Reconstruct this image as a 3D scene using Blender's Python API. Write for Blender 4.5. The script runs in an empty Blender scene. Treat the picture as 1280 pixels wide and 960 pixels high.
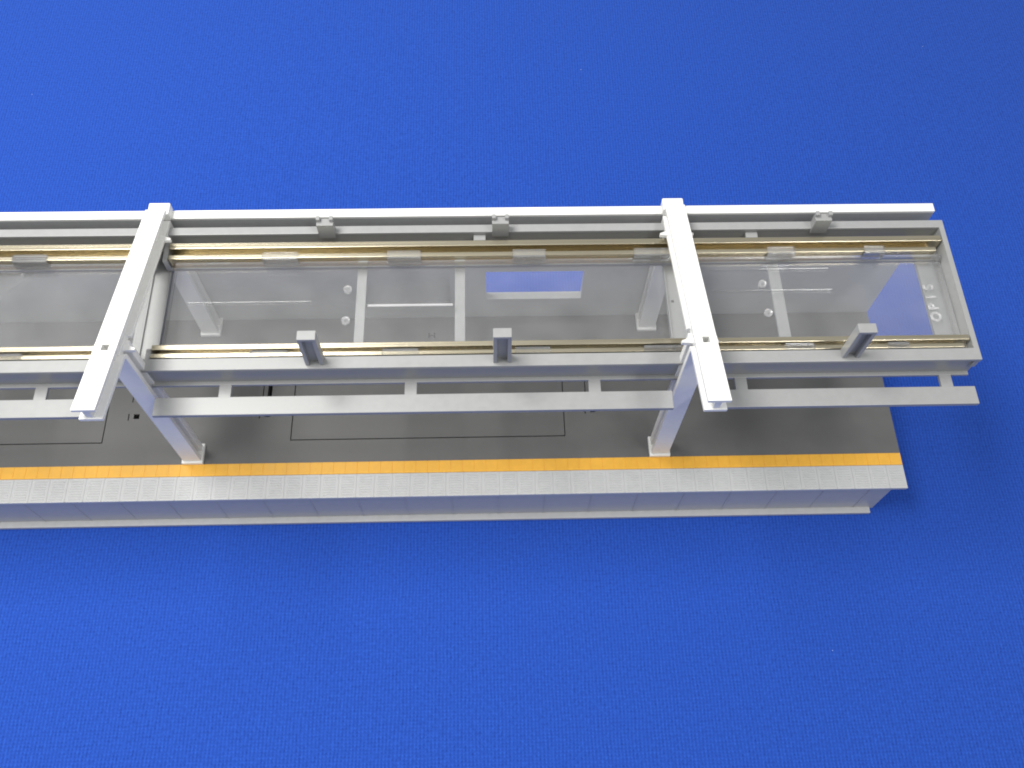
import bpy, bmesh, math, random
from mathutils import Vector, Matrix
C = bpy.context.scene
random.seed(7)
# ---------------------------------------------------------------- camera
# the model is written in millimetres; 1 Blender unit = 1 cm
OX, OZ = 100.0, 7.0
def W(x, y, z): return Vector(((x + OX) / 10, y / 10, (z + OZ) / 10))
cam = bpy.data.cameras.new('camera'); cam_o = bpy.data.objects.new('camera', cam); C.collection.objects.link(cam_o)
CAMROT = ((0.999593, -0.024048, 0.015354), (0.014344, 0.888747, 0.458173), (-0.024664, -0.457766, 0.888731))
cam_o.matrix_world = Matrix.Translation(W(-110.486, -86.045, 240.347)) @ Matrix(CAMROT).transposed().to_4x4()
cam.sensor_width = 36; cam.lens = 1165.58 / 1280 * 36
cam.clip_start = 0.5; cam.clip_end = 1000
C.camera = cam_o
C.render.resolution_x, C.render.resolution_y = 1024, 768
# ---------------------------------------------------------------- light of the room: two rows of ceiling tubes, soft bounce
world = bpy.data.worlds.new('World'); C.world = world; world.use_nodes = True
bg = world.node_tree.nodes['Background']; bg.inputs[0].default_value = (0.95, 0.97, 1.0, 1); bg.inputs[1].default_value = 0.46
def lamp(name, loc, sx, sy, power, col, rot=(0, 0, 0)):
    l = bpy.data.lights.new(name, 'AREA'); l.shape = 'RECTANGLE'; l.size = sx; l.size_y = sy; l.energy = power; l.color = col
    o = bpy.data.objects.new(name, l); C.collection.objects.link(o); o.location = loc; o.rotation_euler = rot
    return o
lamp('ceiling_tube_light', (-22, 7, 52), 18, 34, 39000, (1.0, 0.98, 0.94))
lamp('ceiling_tube_light', (42, -28, 100), 14, 60, 46000, (1.0, 0.98, 0.95))
vs = C.view_settings
vs.view_transform = 'Standard'; vs.look = 'None'; vs.exposure = 0.0; vs.gamma = 1.0; vs.use_curve_mapping = False
C.cycles.filter_width = 1.9; C.cycles.transparent_max_bounces = 32

# ---------------------------------------------------------------- materials
def new_mat(name):
    m = bpy.data.materials.new(name); m.use_nodes = True
    nt = m.node_tree; b = nt.nodes['Principled BSDF']
    return m, nt, b
def node(nt, t, **kw):
    n = nt.nodes.new(t)
    for k, v in kw.items(): setattr(n, k, v)
    return n
def plastic(name, col, rough=0.42, var=0.06, bump=0.02, nscale=6.0, spec=0.5):
    """moulded plastic: faint tone variation, faint surface grain"""
    m, nt, b = new_mat(name)
    tc = node(nt, 'ShaderNodeTexCoord')
    n1 = node(nt, 'ShaderNodeTexNoise'); n1.inputs['Scale'].default_value = nscale; n1.inputs['Detail'].default_value = 6
    n2 = node(nt, 'ShaderNodeTexNoise'); n2.inputs['Scale'].default_value = 90; n2.inputs['Detail'].default_value = 3
    nt.links.new(tc.outputs['Object'], n1.inputs['Vector']); nt.links.new(tc.outputs['Object'], n2.inputs['Vector'])
    r = node(nt, 'ShaderNodeValToRGB')
    r.color_ramp.elements[0].position = 0.3; r.color_ramp.elements[1].position = 0.7
    r.color_ramp.elements[0].color = [c * (1 - var) for c in col] + [1]; r.color_ramp.elements[1].color = [min(1, c * (1 + var)) for c in col] + [1]
    nt.links.new(n1.outputs['Fac'], r.inputs['Fac']); nt.links.new(r.outputs['Color'], b.inputs['Base Color'])
    mr = node(nt, 'ShaderNodeMapRange'); mr.inputs['To Min'].default_value = rough - 0.07; mr.inputs['To Max'].default_value = rough + 0.07
    nt.links.new(n1.outputs['Fac'], mr.inputs['Value']); nt.links.new(mr.outputs['Result'], b.inputs['Roughness'])
    bp = node(nt, 'ShaderNodeBump'); bp.inputs['Strength'].default_value = bump * 5; bp.inputs['Distance'].default_value = 0.004
    nt.links.new(n2.outputs['Fac'], bp.inputs['Height']); nt.links.new(bp.outputs['Normal'], b.inputs['Normal'])
    b.inputs['Specular IOR Level'].default_value = spec
    return m
M_white = plastic('white_plastic', (0.78, 0.78, 0.76), 0.40, 0.02)
M_pale = plastic('pale_grey_plastic', (0.50, 0.50, 0.495), 0.36, 0.03)
M_grey = plastic('light_grey_plastic', (0.295, 0.30, 0.30), 0.34, 0.03)
M_wall = plastic('wall_grey_plastic', (0.42, 0.425, 0.43), 0.45, 0.04)
M_deck = plastic('dark_grey_deck_plastic', (0.114, 0.114, 0.113), 0.50, 0.04, 0.05, 2.2)
M_edge = plastic('pale_grey_paving_plastic', (0.50, 0.51, 0.51), 0.38, 0.03)
M_base = plastic('grey_base_plastic', (0.42, 0.425, 0.43), 0.40, 0.04)
M_yellow = plastic('yellow_painted_plastic', (0.80, 0.42, 0.045), 0.45, 0.04)
def brass():
    m, nt, b = new_mat('brass'); b.inputs['Metallic'].default_value = 1.0
    tc = node(nt, 'ShaderNodeTexCoord'); mp = node(nt, 'ShaderNodeMapping'); mp.inputs['Scale'].default_value = (0.22, 5, 5)
    n = node(nt, 'ShaderNodeTexNoise'); n.inputs['Scale'].default_value = 1.6; n.inputs['Detail'].default_value = 4
    nt.links.new(tc.outputs['Object'], mp.inputs['Vector']); nt.links.new(mp.outputs['Vector'], n.inputs['Vector'])
    r = node(nt, 'ShaderNodeValToRGB')
    r.color_ramp.elements[0].color = (0.46, 0.405, 0.29, 1); r.color_ramp.elements[1].color = (0.74, 0.68, 0.52, 1)
    nt.links.new(n.outputs['Fac'], r.inputs['Fac']); nt.links.new(r.outputs['Color'], b.inputs['Base Color'])
    b.inputs['Roughness'].default_value = 0.27
    g = node(nt, 'ShaderNodeTexNoise'); g.inputs['Scale'].default_value = 1.0; g.inputs['Detail'].default_value = 2
    m2 = node(nt, 'ShaderNodeMapping'); m2.inputs['Scale'].default_value = (0.12, 40, 40)      # drawn lengthwise: fine grooves
    nt.links.new(tc.outputs['Object'], m2.inputs['Vector']); nt.links.new(m2.outputs['Vector'], g.inputs['Vector'])
    bp = node(nt, 'ShaderNodeBump'); bp.inputs['Strength'].default_value = 0.35; bp.inputs['Distance'].default_value = 0.008
    nt.links.new(g.outputs['Fac'], bp.inputs['Height']); nt.links.new(bp.outputs['Normal'], b.inputs['Normal'])
    return m
M_brass = brass()
def clear(name, milk=0.07, rough=0.08):
    """thin clear polystyrene: lets the view through, mirrors the lamps, a faint milky veil"""
    m = bpy.data.materials.new(name); m.use_nodes = True; nt = m.node_tree; nt.nodes.clear()
    out = node(nt, 'ShaderNodeOutputMaterial'); tr = node(nt, 'ShaderNodeBsdfTransparent'); tr.inputs[0].default_value = (0.965, 0.97, 0.97, 1)
    df = node(nt, 'ShaderNodeBsdfDiffuse'); df.inputs[0].default_value = (0.8, 0.8, 0.82, 1)
    gl = node(nt, 'ShaderNodeBsdfGlossy'); gl.inputs['Roughness'].default_value = rough; gl.inputs[0].default_value = (1, 1, 1, 1)
    n = node(nt, 'ShaderNodeTexNoise'); n.inputs['Scale'].default_value = 1.2; n.inputs['Detail'].default_value = 5
    tc = node(nt, 'ShaderNodeTexCoord'); nt.links.new(tc.outputs['Object'], n.inputs['Vector'])
    mr = node(nt, 'ShaderNodeMapRange'); mr.inputs['To Min'].default_value = milk * 0.5; mr.inputs['To Max'].default_value = milk * 1.5
    nt.links.new(n.outputs['Fac'], mr.inputs['Value'])
    m1 = node(nt, 'ShaderNodeMixShader'); nt.links.new(mr.outputs['Result'], m1.inputs[0]); nt.links.new(tr.outputs[0], m1.inputs[1]); nt.links.new(df.outputs[0], m1.inputs[2])
    fr = node(nt, 'ShaderNodeFresnel'); fr.inputs['IOR'].default_value = 1.5
    m2 = node(nt, 'ShaderNodeMixShader'); nt.links.new(fr.outputs[0], m2.inputs[0]); nt.links.new(m1.outputs[0], m2.inputs[1]); nt.links.new(gl.outputs[0], m2.inputs[2])
    nt.links.new(m2.outputs[0], out.inputs['Surface'])
    return m
M_clear = clear('clear_polystyrene', 0.054, 0.10)
M_tab = clear('clear_polystyrene_thick', 0.07, 0.08)
M_nub = clear('clear_nub', 0.20, 0.06)
M_emboss = clear('clear_embossed', 0.5, 0.12)
def cloth():
    m, nt, b = new_mat('blue_knit_cloth')
    tc = node(nt, 'ShaderNodeTexCoord')
    wob = node(nt, 'ShaderNodeTexNoise'); wob.inputs['Scale'].default_value = 0.9; wob.inputs['Detail'].default_value = 3
    nt.links.new(tc.outputs['Object'], wob.inputs['Vector'])
    add = node(nt, 'ShaderNodeMixRGB', blend_type='LINEAR_LIGHT'); add.inputs['Fac'].default_value = 0.05
    nt.links.new(tc.outputs['Object'], add.inputs['Color1']); nt.links.new(wob.outputs['Color'], add.inputs['Color2'])
    sep = node(nt, 'ShaderNodeSeparateXYZ'); nt.links.new(add.outputs['Color'], sep.inputs[0])
    def math_(op, a, bb=None):
        n = node(nt, 'ShaderNodeMath', operation=op)
        for i, v in enumerate((a, bb)):
            if v is None: continue
            if isinstance(v, (int, float)): n.inputs[i].default_value = v
            else: nt.links.new(v, n.inputs[i])
        return n.outputs[0]
    X, Y = sep.outputs[0], sep.outputs[1]
    kx = 2 * math.pi / 0.093                      # knit columns (wales), 1 mm
    ky = 2 * math.pi / 0.085                      # courses
    cx = math_('COSINE', math_('MULTIPLY', X, kx))
    ax = math_('ABSOLUTE', math_('SINE', math_('MULTIPLY', X, kx / 2)))
    cy = math_('COSINE', math_('ADD', math_('MULTIPLY', Y, ky), math_('MULTIPLY', ax, 2.6)))
    fine = node(nt, 'ShaderNodeTexNoise'); fine.inputs['Scale'].default_value = 11; fine.inputs['Detail'].default_value = 5; fine.inputs['Roughness'].default_value = 0.7
    nt.links.new(tc.outputs['Object'], fine.inputs['Vector'])
    mod = node(nt, 'ShaderNodeTexNoise'); mod.inputs['Scale'].default_value = 3.0; mod.inputs['Detail'].default_value = 6; mod.inputs['Roughness'].default_value = 0.8
    nt.links.new(tc.outputs['Object'], mod.inputs['Vector'])
    am = math_('MULTIPLY', math_('SUBTRACT', mod.outputs['Fac'], 0.22), 1.9)
    h = math_('MULTIPLY', am, math_('ADD', math_('MULTIPLY', cx, -0.60), math_('MULTIPLY', cy, 0.34)))
    h = math_('ADD', h, math_('MULTIPLY', fine.outputs['Fac'], 2.6))
    mr = node(nt, 'ShaderNodeMapRange'); mr.inputs['From Min'].default_value = 0.2; mr.inputs['From Max'].default_value = 2.2
    nt.links.new(h, mr.inputs['Value'])
    r = node(nt, 'ShaderNodeValToRGB')
    r.color_ramp.elements[0].color = (0.0050, 0.031, 0.222, 1); r.color_ramp.elements[1].color = (0.0185, 0.086, 0.475, 1)
    nt.links.new(mr.outputs['Result'], r.inputs['Fac'])
    # sparse pale lint
    v = node(nt, 'ShaderNodeTexVoronoi'); v.inputs['Scale'].default_value = 0.55
    nt.links.new(tc.outputs['Object'], v.inputs['Vector'])
    sp = math_('LESS_THAN', v.outputs['Distance'], 0.0075)
    mx = node(nt, 'ShaderNodeMixRGB'); nt.links.new(sp, mx.inputs[0]); nt.links.new(r.outputs['Color'], mx.inputs[1]); mx.inputs[2].default_value = (0.35, 0.45, 0.75, 1)
    nt.links.new(mx.outputs[0], b.inputs['Base Color'])
    bp = node(nt, 'ShaderNodeBump'); bp.inputs['Strength'].default_value = 0.32; bp.inputs['Distance'].default_value = 0.018
    nt.links.new(h, bp.inputs['Height']); nt.links.new(bp.outputs['Normal'], b.inputs['Normal'])
    b.inputs['Roughness'].default_value = 0.85; b.inputs['Specular IOR Level'].default_value = 0.2
    b.inputs['Sheen Weight'].default_value = 0.25; b.inputs['Sheen Tint'].default_value = (0.3, 0.5, 1, 1)
    return m
M_cloth = cloth()

# ---------------------------------------------------------------- mesh helpers (millimetres in, centimetres out)
def box(bm, x0, x1, y0, y1, z0, z1, bev=0.12, M=None):
    t = bmesh.new(); bmesh.ops.create_cube(t, size=1)
    for v in t.verts:
        v.co = Vector((x0 + (v.co.x + .5) * (x1 - x0), y0 + (v.co.y + .5) * (y1 - y0), z0 + (v.co.z + .5) * (z1 - z0)))
    if bev: bmesh.ops.bevel(t, geom=t.edges[:], offset=bev, segments=2, affect='EDGES', profile=0.5)
    merge(bm, t, M)
def merge(bm, t, M=None):
    if M is not None: bmesh.ops.transform(t, matrix=M, verts=t.verts)
    vm = {}
    for v in t.verts: vm[v] = bm.verts.new(v.co)
    for f in t.faces: bm.faces.new([vm[v] for v in f.verts])
    t.free()
def prism(bm, pts, axis, a, b, bev=0.0):
    """polygon pts in the plane across an axis, extruded from a to b"""
    t = bmesh.new()
    def mk(p, k): return {'x': (k, p[0], p[1]), 'y': (p[0], k, p[1]), 'z': (p[0], p[1], k)}[axis]
    lo = [t.verts.new(mk(p, a)) for p in pts]; hi = [t.verts.new(mk(p, b)) for p in pts]
    t.faces.new(lo); t.faces.new(hi)
    for i in range(len(pts)):
        j = (i + 1) % len(pts); t.faces.new((lo[i], lo[j], hi[j], hi[i]))
    bmesh.ops.recalc_face_normals(t, faces=t.faces[:])
    if bev: bmesh.ops.bevel(t, geom=t.edges[:], offset=bev, segments=2, affect='EDGES', profile=0.5)
    merge(bm, t)
def holed(bm, u0, u1, v0, v1, w0, w1, holes, axis='z'):
    """slab with rectangular openings; axis is its thin direction"""
    us = sorted({u0, u1, *[h[0] for h in holes], *[h[1] for h in holes]}); vs_ = sorted({v0, v1, *[h[2] for h in holes], *[h[3] for h in holes]})
    def P(u, v, w): return (u, v, w) if axis == 'z' else (u, w, v)
    def solid(i, j):
        if i < 0 or j < 0 or i >= len(us) - 1 or j >= len(vs_) - 1: return False
        cu, cv = (us[i] + us[i + 1]) / 2, (vs_[j] + vs_[j + 1]) / 2
        return not any(h[0] < cu < h[1] and h[2] < cv < h[3] for h in holes)
    t = bmesh.new(); V = {}
    def vt(i, j, k):
        if (i, j, k) not in V: V[(i, j, k)] = t.verts.new(P(us[i], vs_[j], (w0, w1)[k]))
        return V[(i, j, k)]
    for i in range(len(us) - 1):
        for j in range(len(vs_) - 1):
            if not solid(i, j): continue
            for k in (0, 1): t.faces.new((vt(i, j, k), vt(i + 1, j, k), vt(i + 1, j + 1, k), vt(i, j + 1, k)))
            for di, dj, a, b in ((-1, 0, (0, 0), (0, 1)), (1, 0, (1, 0), (1, 1)), (0, -1, (0, 0), (1, 0)), (0, 1, (0, 1), (1, 1))):
                if not solid(i + di, j + dj):
                    p, q = (i + a[0], j + a[1]), (i + b[0], j + b[1])
                    t.faces.new((vt(*p, 0), vt(*q, 0), vt(*q, 1), vt(*p, 1)))
    bmesh.ops.recalc_face_normals(t, faces=t.faces[:])
    merge(bm, t)
def cyl(bm, c, r, z0, z1, n=20, r1=None):
    t = bmesh.new(); bmesh.ops.create_cone(t, segments=n, radius1=r, radius2=r if r1 is None else r1, depth=z1 - z0, cap_ends=True)
    merge(bm, t, Matrix.Translation((c[0], c[1], (z0 + z1) / 2)))
def BM(): return bmesh.new()
def obj(name, bm, mat, parent=None, smooth=False):
    """link a bmesh written in model millimetres as one mesh object"""
    org = parent['_o'] if parent is not None and '_o' in parent.keys() else None
    for v in bm.verts: v.co = W(*v.co)
    me = bpy.data.meshes.new(name); bmesh.ops.recalc_face_normals(bm, faces=bm.faces[:]); bm.to_mesh(me); bm.free()
    me.materials.append(mat)
    if smooth:
        for p in me.polygons: p.use_smooth = True
    o = bpy.data.objects.new(name, me); C.collection.objects.link(o)
    if parent is not None:
        o.parent = parent
        root = parent
        while root.parent: root = root.parent
        if parent is root: o.matrix_parent_inverse = Matrix.Translation(-root.location)
    return o
def thing(name, label, cat, base, group=None):
    o = bpy.data.objects.new(name, None); C.collection.objects.link(o); o.location = W(*base); o.empty_display_size = 0.5
    o['label'] = label; o['category'] = cat
    if group: o['group'] = group
    return o

# ---------------------------------------------------------------- setting: the cloth on the table
bm = BM()
t = bmesh.new(); bmesh.ops.create_grid(t, x_segments=60, y_segments=60, size=0.5)
for v in t.verts:
    x, y = v.co.x * 900 - 100, v.co.y * 760 + 90
    v.co = (x, y, -OZ - 0.02 + 0.25 * math.sin(x / 61 + 1) * math.sin(y / 83) * (1 if y < -20 or y > 80 or x > 40 else 0))
merge(bm, t)
o = obj('tablecloth', bm, M_cloth, smooth=True); o['kind'] = 'structure'

# ---------------------------------------------------------------- the platform
XL = -300.0
HP = 10.0; YB, YC, YW, TW, HW = 6.62, 10.02, 54.63, 2.3, 57.0
plat = thing('model_platform', 'grey model railway side platform with yellow warning stripe and tall back wall on blue cloth', 'model platform', (-110, 27, -OZ))
bm = BM()
box(bm, XL, -3.4, 0.5, 6.6, -OZ + 0.02, 8.6, 0.1); box(bm, XL, -3.42, 6.4, YW + TW - 0.3, -OZ + 0.03, 3.0, 0.1)
box(bm, XL, -4.6, -1.25, 0.6, -OZ + 0.05, -OZ + 1.2, 0.12)                # foot ledge
k = 0
while -9.2 - 12.4 * k > XL:                                              # raised joints of the face panels
    x = -9.2 - 12.4 * k; box(bm, x - .12, x + .12, 0.38, 0.6, -OZ + 1.2, 8.6, 0); k += 1
obj('platform_base', bm, M_base, plat)
bm = BM()
lines = []
def outline(x0, x1, y0, y1, w=0.28): return [(x0, x1, y0, y0 + w), (x0, x0 + w, y0, y1), (x1 - w, x1, y0, y1), (x0, x1, y1 - w, y1)]
for dx in (0, -124): lines += outline(-164.1 + dx + (0 if dx == 0 else 0), -90.0 + dx, 16.5, 40.0)
slots = []
for x in (-82.9, -171.6, -206.9, -47.6):
    slots += [(x, x + 1.5, 23.6, 25.0), (x + .2, x + 1.4, 29.0, 34.2), (x - 1.5, x - 1.2, 23.2, 25.2), (x - 1.1, x - .85, 28.6, 34.4)]
slots += [(-127.6, -127.2, 47.6, 49.4), (-126.0, -125.6, 47.6, 49.4), (-127.2, -126.0, 48.3, 48.7)]
holed(bm, XL, 0, YC + .02, YW + .3, 9.2, HP, lines + slots)
holed(bm, XL, -3.3, 6.7, YW + .3, 3.05, 9.19, slots)
obj('deck', bm, M_deck, plat)
bm = BM()
box(bm, XL, -0.02, 0.06, YB - .05, 8.75, 9.86, 0.05)
P = 4.7; k = 0
while -P * k > XL:
    x1 = -P * k - .045; x0 = x1 - P + .09
    if k == 0: x1 = -0.0
    box(bm, x0, x1, 0.0, YB - .06, 9.3, HP - .04, 0.035)
    for r in range(8):
        y = 0.75 + r * 0.70
        prism(bm, [(y - .19, HP - .06), (y - .06, HP + .07), (y + .06, HP + .07), (y + .19, HP - .06)], 'x', x0 + .8, x1 - .7 if k else x1 - .8)
    k += 1
obj('edge_paving', bm, M_edge, plat)
bm = BM()
box(bm, XL, -0.03, YB + .03, YC - .03, 9.0, 9.94, 0.03)
P = 3.1; k = 0
while -P * k > XL:
    x1 = -P * k - .035; x0 = x1 - P + .07
    box(bm, x0, x1, YB, YC, 9.4, HP + .02, 0.025); k += 1
obj('warning_strip', bm, M_yellow, plat)
bm = BM()
win = (-110.9, -84.4, 19.2, 32.7); pan = (-144.8, -120.8, 16.0, 31.5)
holed(bm, XL, 0, 9.0, HW, YW, YW + 1.5, [win, pan], 'y')
holed(bm, XL, -0.01, 8.0, HW - .01, YW + 1.49, YW + TW, [win], 'y')
k = 0
while -4 - 9.0 * k > XL:                                                 # small ribs on the back of the wall
    x = -4 - 9.0 * k
    if not (win[0] - 1 < x < win[1] + 1): box(bm, x - .5, x + .5, YW + TW - .1, YW + TW + .35, 12, HW - .5, 0.05)
    k += 1
wall = obj('back_wall', bm, M_wall, plat)
bm = BM(); box(bm, XL, .04, YW - .05, YW + TW + .05, HW - .6, HW + .2, .1); obj('coping', bm, M_white, wall)

# ---------------------------------------------------------------- white portal frames: sloping I-beam on two H-section posts
S_ = 0.258; YF, ZB, BH, BW = -6.11, 76.8, 5.1, 4.71
def bz(y): return ZB - S_ * (y - YF)
def portal(xc, label, pin):
    t = thing('canopy_portal', label, 'portal frame', (xc, 30, HP), 'white portal frames')
    hw = BW / 2
    bm = BM()
    def slab(x0, x1, y0, y1, d0, d1, bev=.12):                           # piece following the slope, d below the beam top
        prism(bm, [(y0, bz(y0) - d0), (y1, bz(y1) - d0), (y1, bz(y1) - d1), (y0, bz(y0) - d1)], 'x', xc + x0, xc + x1, bev)
    yh0, yh1 = 9.4, 11.0                                                # small square hole in the top flange
    slab(-hw, hw, YF, yh0, 0, 1.0); slab(-hw, hw, yh1, 54.2, 0, 1.0)
    slab(-hw, -.75, yh0 - .2, yh1 + .2, .004, .99, 0); slab(.75, hw, yh0 - .2, yh1 + .2, .004, .99, 0)
    slab(-.65, .65, YF + .25, yh0 - .1, .9, BH - .7, 0); slab(-.65, .65, yh1 + .1, 53.6, .9, BH - .7, 0); slab(-.85, .85, yh0 - .3, yh1 + .3, 4.0, BH - .7, 0); slab(-1.1, -.78, yh0 - .3, yh1 + .3, .9, BH - .75, 0); slab(.78, 1.1, yh0 - .3, yh1 + .3, .9, BH - .75, 0)
    slab(-hw, hw, YF, 10.9, BH - 1.0, BH); slab(-hw, hw, 16.2, 54.0, BH - 1.0, BH)
    slab(-1.6, 1.6, 10.4, 16.4, BH - 1.8, BH - .1)
    beam = obj('beam', bm, M_white, t)
    bm = BM(); box(bm, xc - 2.55, xc + 2.55, 54.0, 57.5, HW + .03, HW + 2.6, .3)
    obj('wall_bracket', bm, M_white, t)
    for y, dz in ((13.2, BH - .3), (47.6, BH - .8)):                     # pointed lugs either side of the beam
        bm = BM()
        for s in (-1, 1):
            z = bz(y) - dz
            prism(bm, [(xc + s * .5, y - 1.1), (xc + s * .5, y + 1.0), (xc + s * 4.0, y - .35), (xc + s * 4.0, y - .95)], 'z', z - .4, z + .7, .12)
        obj('lug', bm, M_white, beam)
    for y0, top in ((10.5, bz(13) - BH + .3), (49.6, bz(52) - BH + .3)):
        y1 = y0 + 4.5
        bm = BM()
        box(bm, xc - 2.3, xc + 2.3, y0, y0 + 1.25, HP + .9, top, .12)
        box(bm, xc - .5, xc + .5, y0 + 1.0, y1 - 1.1, HP + .9, top - .1, 0)
        box(bm, xc - 2.3, xc + 2.3, y1 - 1.7, y1, HP + .9, top, .12)
        p = obj('post', bm, M_white, t)
        bm = BM(); box(bm, xc - 2.77, xc + 2.77, y0 - .6, y1 + .6, HP + .01, HP + 1.1, .15)
        obj('base_plate', bm, M_white, p)
    bm = BM()
    holed(bm, xc - (2.3 if pin else 4.2), xc + 2.3, 15.4, 49.6, 49.6, 50.4, [(xc - .9 - .35, xc - .9 + .35, 33.2, 33.9)] if pin else [])
    box(bm, xc - 2.3, xc - 1.9, 15.5, 49.5, 50.3, 51.0, .06); box(bm, xc + 1.9, xc + 2.3, 15.5, 49.5, 50.3, 51.0, .06)
    obj('tie_bar', bm, M_grey, t)
    return t
XR_ = -65.1
portal(XR_ - 124, 'white portal frame nearer the left edge of the picture, its front beam end leaning left', False)
portal(XR_, 'white portal frame nearer the right end of the platform, its front beam end leaning right', True)

# ---------------------------------------------------------------- grey canopy lighting frames with brass strips and clear covers
ZF = 56.95
def canopy(X0, X1, label, bars, stubs, rails, fclips, rclips, tabs, nubs, blocks, end, ribs=()):
    t = thing('platform_canopy', label, 'canopy', ((X0 + X1) / 2, 33, 49), 'grey platform canopies')
    bm = BM()
    box(bm, X0, X1, 13.0, 16.05, 56.0, ZF, .15)                         # front flange
    box(bm, X0 + .3, X1 - .1, 13.75, 14.6, 49.4, 56.3, 0)                # front web
    box(bm, X0 + .2, X1 - .15, 12.8, 14.5, 49.2, 50.0, .08)              # lower ledge
    box(bm, X0 + .3, X1 - .4, 14.4, 19.7, 51.4, 52.5, .08)               # strip shelf
    box(bm, X0, X1, 49.85, 52.05, 56.0, ZF, .15)                          # rear flange
    box(bm, X0 + .3, X1 - .1, 49.95, 50.75, 49.0, 56.3, 0)
    box(bm, X0 + .3, X1 - .4, 43.2, 47.6, 51.4, 52.5, .08)
    for ya, yb in ((13.6, 19.2), (43.1, 51.5)): box(bm, X0 + .02, X0 + 1.2, ya, yb, 52.2, 55.9, .1)
    if end:
        box(bm, X1 - 1.25, X1 - .01, 13.2, 51.9, 53.0, ZF - .03, .12)
        box(bm, X1 - 6.6, X1 - .3, 15.0, 50.2, 51.0, 52.0, .08)
        box(bm, X1 - 2.3, X1 - 1.2, 19.0, 43.2, 51.9, 53.1, .12)
    else:
        
        for ya, yb in ((13.6, 19.2), (43.1, 51.5)): box(bm, X1 - 1.2, X1 - .02, ya, yb, 52.2, 55.9, .1)
    fr = obj('frame', bm, M_grey, t)
    for x0, x1 in bars:
        bm = BM(); box(bm, x0, x1, 14.3, 50.1, 50.5, 51.3, .1); obj('crossbar', bm, M_grey, fr)
    for x in blocks:
        bm = BM(); box(bm, x, x + 2.9, 48.4, 50.0, 54.6, 55.6, .1); obj('stop_block', bm, M_grey, fr)
    for x0, x1 in rails:
        bm = BM(); box(bm, x0, x1, 5.25, 9.75, 48.9, 50.05, .12)
        for s in stubs:
            if x0 < s < x1: box(bm, s - 1.4, s + 1.4, 9.6, 12.95, 49.0, 49.95, .1)
        obj('eave_rail', bm, M_grey, t)
    for ya, yb, yc, yd, zt, zl in ((18.3, 19.6, 16.35, 17.35, 56.9, 56.85), (45.9, 47.45, 43.4, 44.5, 56.9, 56.3)):   # channel: tall rail, low rail, floor between
        bm = BM()
        box(bm, X0 + 1.5, X1 - 1.6, ya, yb, 52.2, zt, .1)
        box(bm, X0 + 1.5, X1 - 3.2, yc, yd, 52.2, zl, .1)
        box(bm, X0 + 1.6, X1 - 3.3, yc + .2, yb - .2, 52.3, 52.8, 0)
        obj('brass_strip', bm, M_brass, t)
    # clear cover: one shallow tray with its lips on the strips
    bm = BM()
    cx0, cx1 = X0 + 3.0, X1 - 1.6
    prism(bm, [(17.5, 54.95), (19.9, 54.95), (20.6, 53.6), (41.8, 53.6), (42.6, 54.9), (43.2, 54.9), (43.2, 54.4), (42.9, 54.4), (42.1, 53.3), (20.3, 53.3), (19.6, 54.4), (17.5, 54.4)][::1], 'x', cx0, cx1)
    box(bm, cx0 - .35, cx0, 20.6, 42.0, 53.2, 54.3, 0)
    cov = obj('clear_cover', bm, M_clear, t)
    for x0, x1 in tabs:
        for y0, y1, z in ((16.2, 17.7, 57.2), (42.7, 44.8, 56.7)):
            bm = BM()
            box(bm, x0, x1, y0, y1, z - .35, z + .05, .1)
            ya, yb = (y1 - .5, y1) if y0 < 30 else (y0, y0 + .5)
            box(bm, x0, x1, ya, yb, 53.4, z - .3, .08)
            obj('tab', bm, M_tab, cov)
    for x, y in nubs:
        bm = BM(); cyl(bm, (x, y), 1.0, 53.5, 54.1); cyl(bm, (x, y), .55, 54.0, 54.9, 16, .35); obj('nub', bm, M_nub, cov)
    for x0, x1, y in ribs:
        bm = BM(); w_ = .32 if x1 - x0 < 24 else .14; prism(bm, [(y - w_, 53.55), (y - w_ * .4, 53.9), (y + w_ * .4, 53.9), (y + w_, 53.55)], 'x', x0, x1); obj('rib', bm, M_emboss if x1 - x0 < 24 else M_tab, cov)  # short rib is milky white: a lamp reflection streak put into its colour
    # roof clips
    for x in fclips:
        bm = BM()
        box(bm, x - 2.0, x + 2.0, 13.7, 16.0, 67.6, 68.5, .12)
        box(bm, x - 2.0, x - 1.15, 13.75, 15.9, ZF - .5, 67.8, .08); box(bm, x + 1.15, x + 2.0, 13.75, 15.9, ZF - .5, 67.8, .08)
        box(bm, x - 1.3, x + 1.3, 15.0, 15.85, ZF - .5, 67.7, 0)
        obj('roof_clip', bm, M_grey, t)
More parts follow.
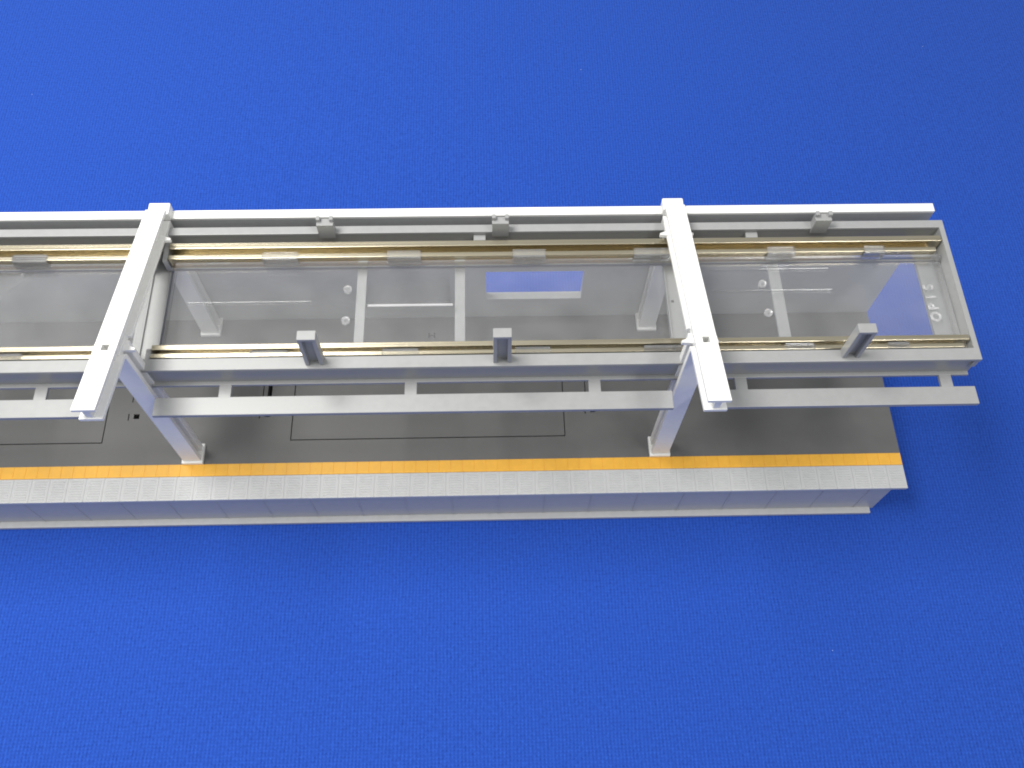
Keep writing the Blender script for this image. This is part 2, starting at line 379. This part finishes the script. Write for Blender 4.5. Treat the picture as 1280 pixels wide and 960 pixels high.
    for x in rclips:
        bm = BM()
        box(bm, x - 2.0, x + 2.0, 49.5, 51.5, ZF - 1.6, 60.6, .12)
        box(bm, x - 2.0, x - 1.1, 50.4, 51.52, 60.4, 61.7, .1); box(bm, x + 1.1, x + 2.0, 50.4, 51.52, 60.4, 61.7, .1)
        obj('roof_clip', bm, M_grey, t)
    return t, cov
XM = -187.6
right, cov = canopy(XM, 1.34, 'grey canopy frame with brass strips and clear cover, running to the open right end',
    bars=[(-141.9, -139.6), (-118.35, -115.9), (-41.9, -39.1)],
    stubs=[-170.6, -128.4, -86.2, -52.3, -4.4],
    rails=[(-186.2, -68.5), (-61.2, 1.9)],
    fclips=[-149.2, -107.45, -28.7], rclips=[-148.9, -107.2, -29.5],
    tabs=[(-163.9, -155.5), (-134.4, -126.3), (-104.4, -96.5), (-75.3, -66.6), (-43.0, -36.4), (-19.5, -14.6)],
    nubs=[(-143.6, 35.8), (-143.6, 27.2), (-44.7, 36.0), (-44.5, 27.9)], blocks=[-113.7, -47.3], end=True,
    ribs=[(-57.0, -28.0, 40.3), (-57.0, -28.0, 34.2), (-181.0, -152.0, 32.6), (-138.7, -118.7, 31.4)])
left, _ = canopy(XL, -189.9, 'grey canopy frame with clear cover cut off by the left picture edge',
    bars=[(-242.7, -240.5)], stubs=[-252.2, -212.1], rails=[(XL, -197.5)], fclips=[], rclips=[],
    tabs=[(-222.5, -214.5), (-252.5, -244.5), (-282.5, -274.5)], nubs=[], blocks=[], end=False)
# embossed lettering on the clear cover's end
dg = bpy.context.evaluated_depsgraph_get()
for i, ch in enumerate('OPIS'):
    fc = bpy.data.curves.new('letter', 'FONT'); fc.body = ch; fc.size = 0.33; fc.align_x = 'CENTER'
    fc.fill_mode = 'NONE'; fc.bevel_depth = 0.011; fc.bevel_resolution = 1
    to = bpy.data.objects.new('letter', fc); C.collection.objects.link(to); dg.update()
    me = bpy.data.meshes.new_from_object(to.evaluated_get(dg)); bpy.data.objects.remove(to)
    me.transform(Matrix.Translation(W(-3.7, 26.4 + 2.75 * i, 53.65)) @ Matrix.Rotation(math.pi / 2, 4, 'Z'))
    me.name = 'embossed_letter'; me.materials.clear(); me.materials.append(M_emboss)
    wo = bpy.data.objects.new('embossed_letter', me); C.collection.objects.link(wo); wo.parent = cov
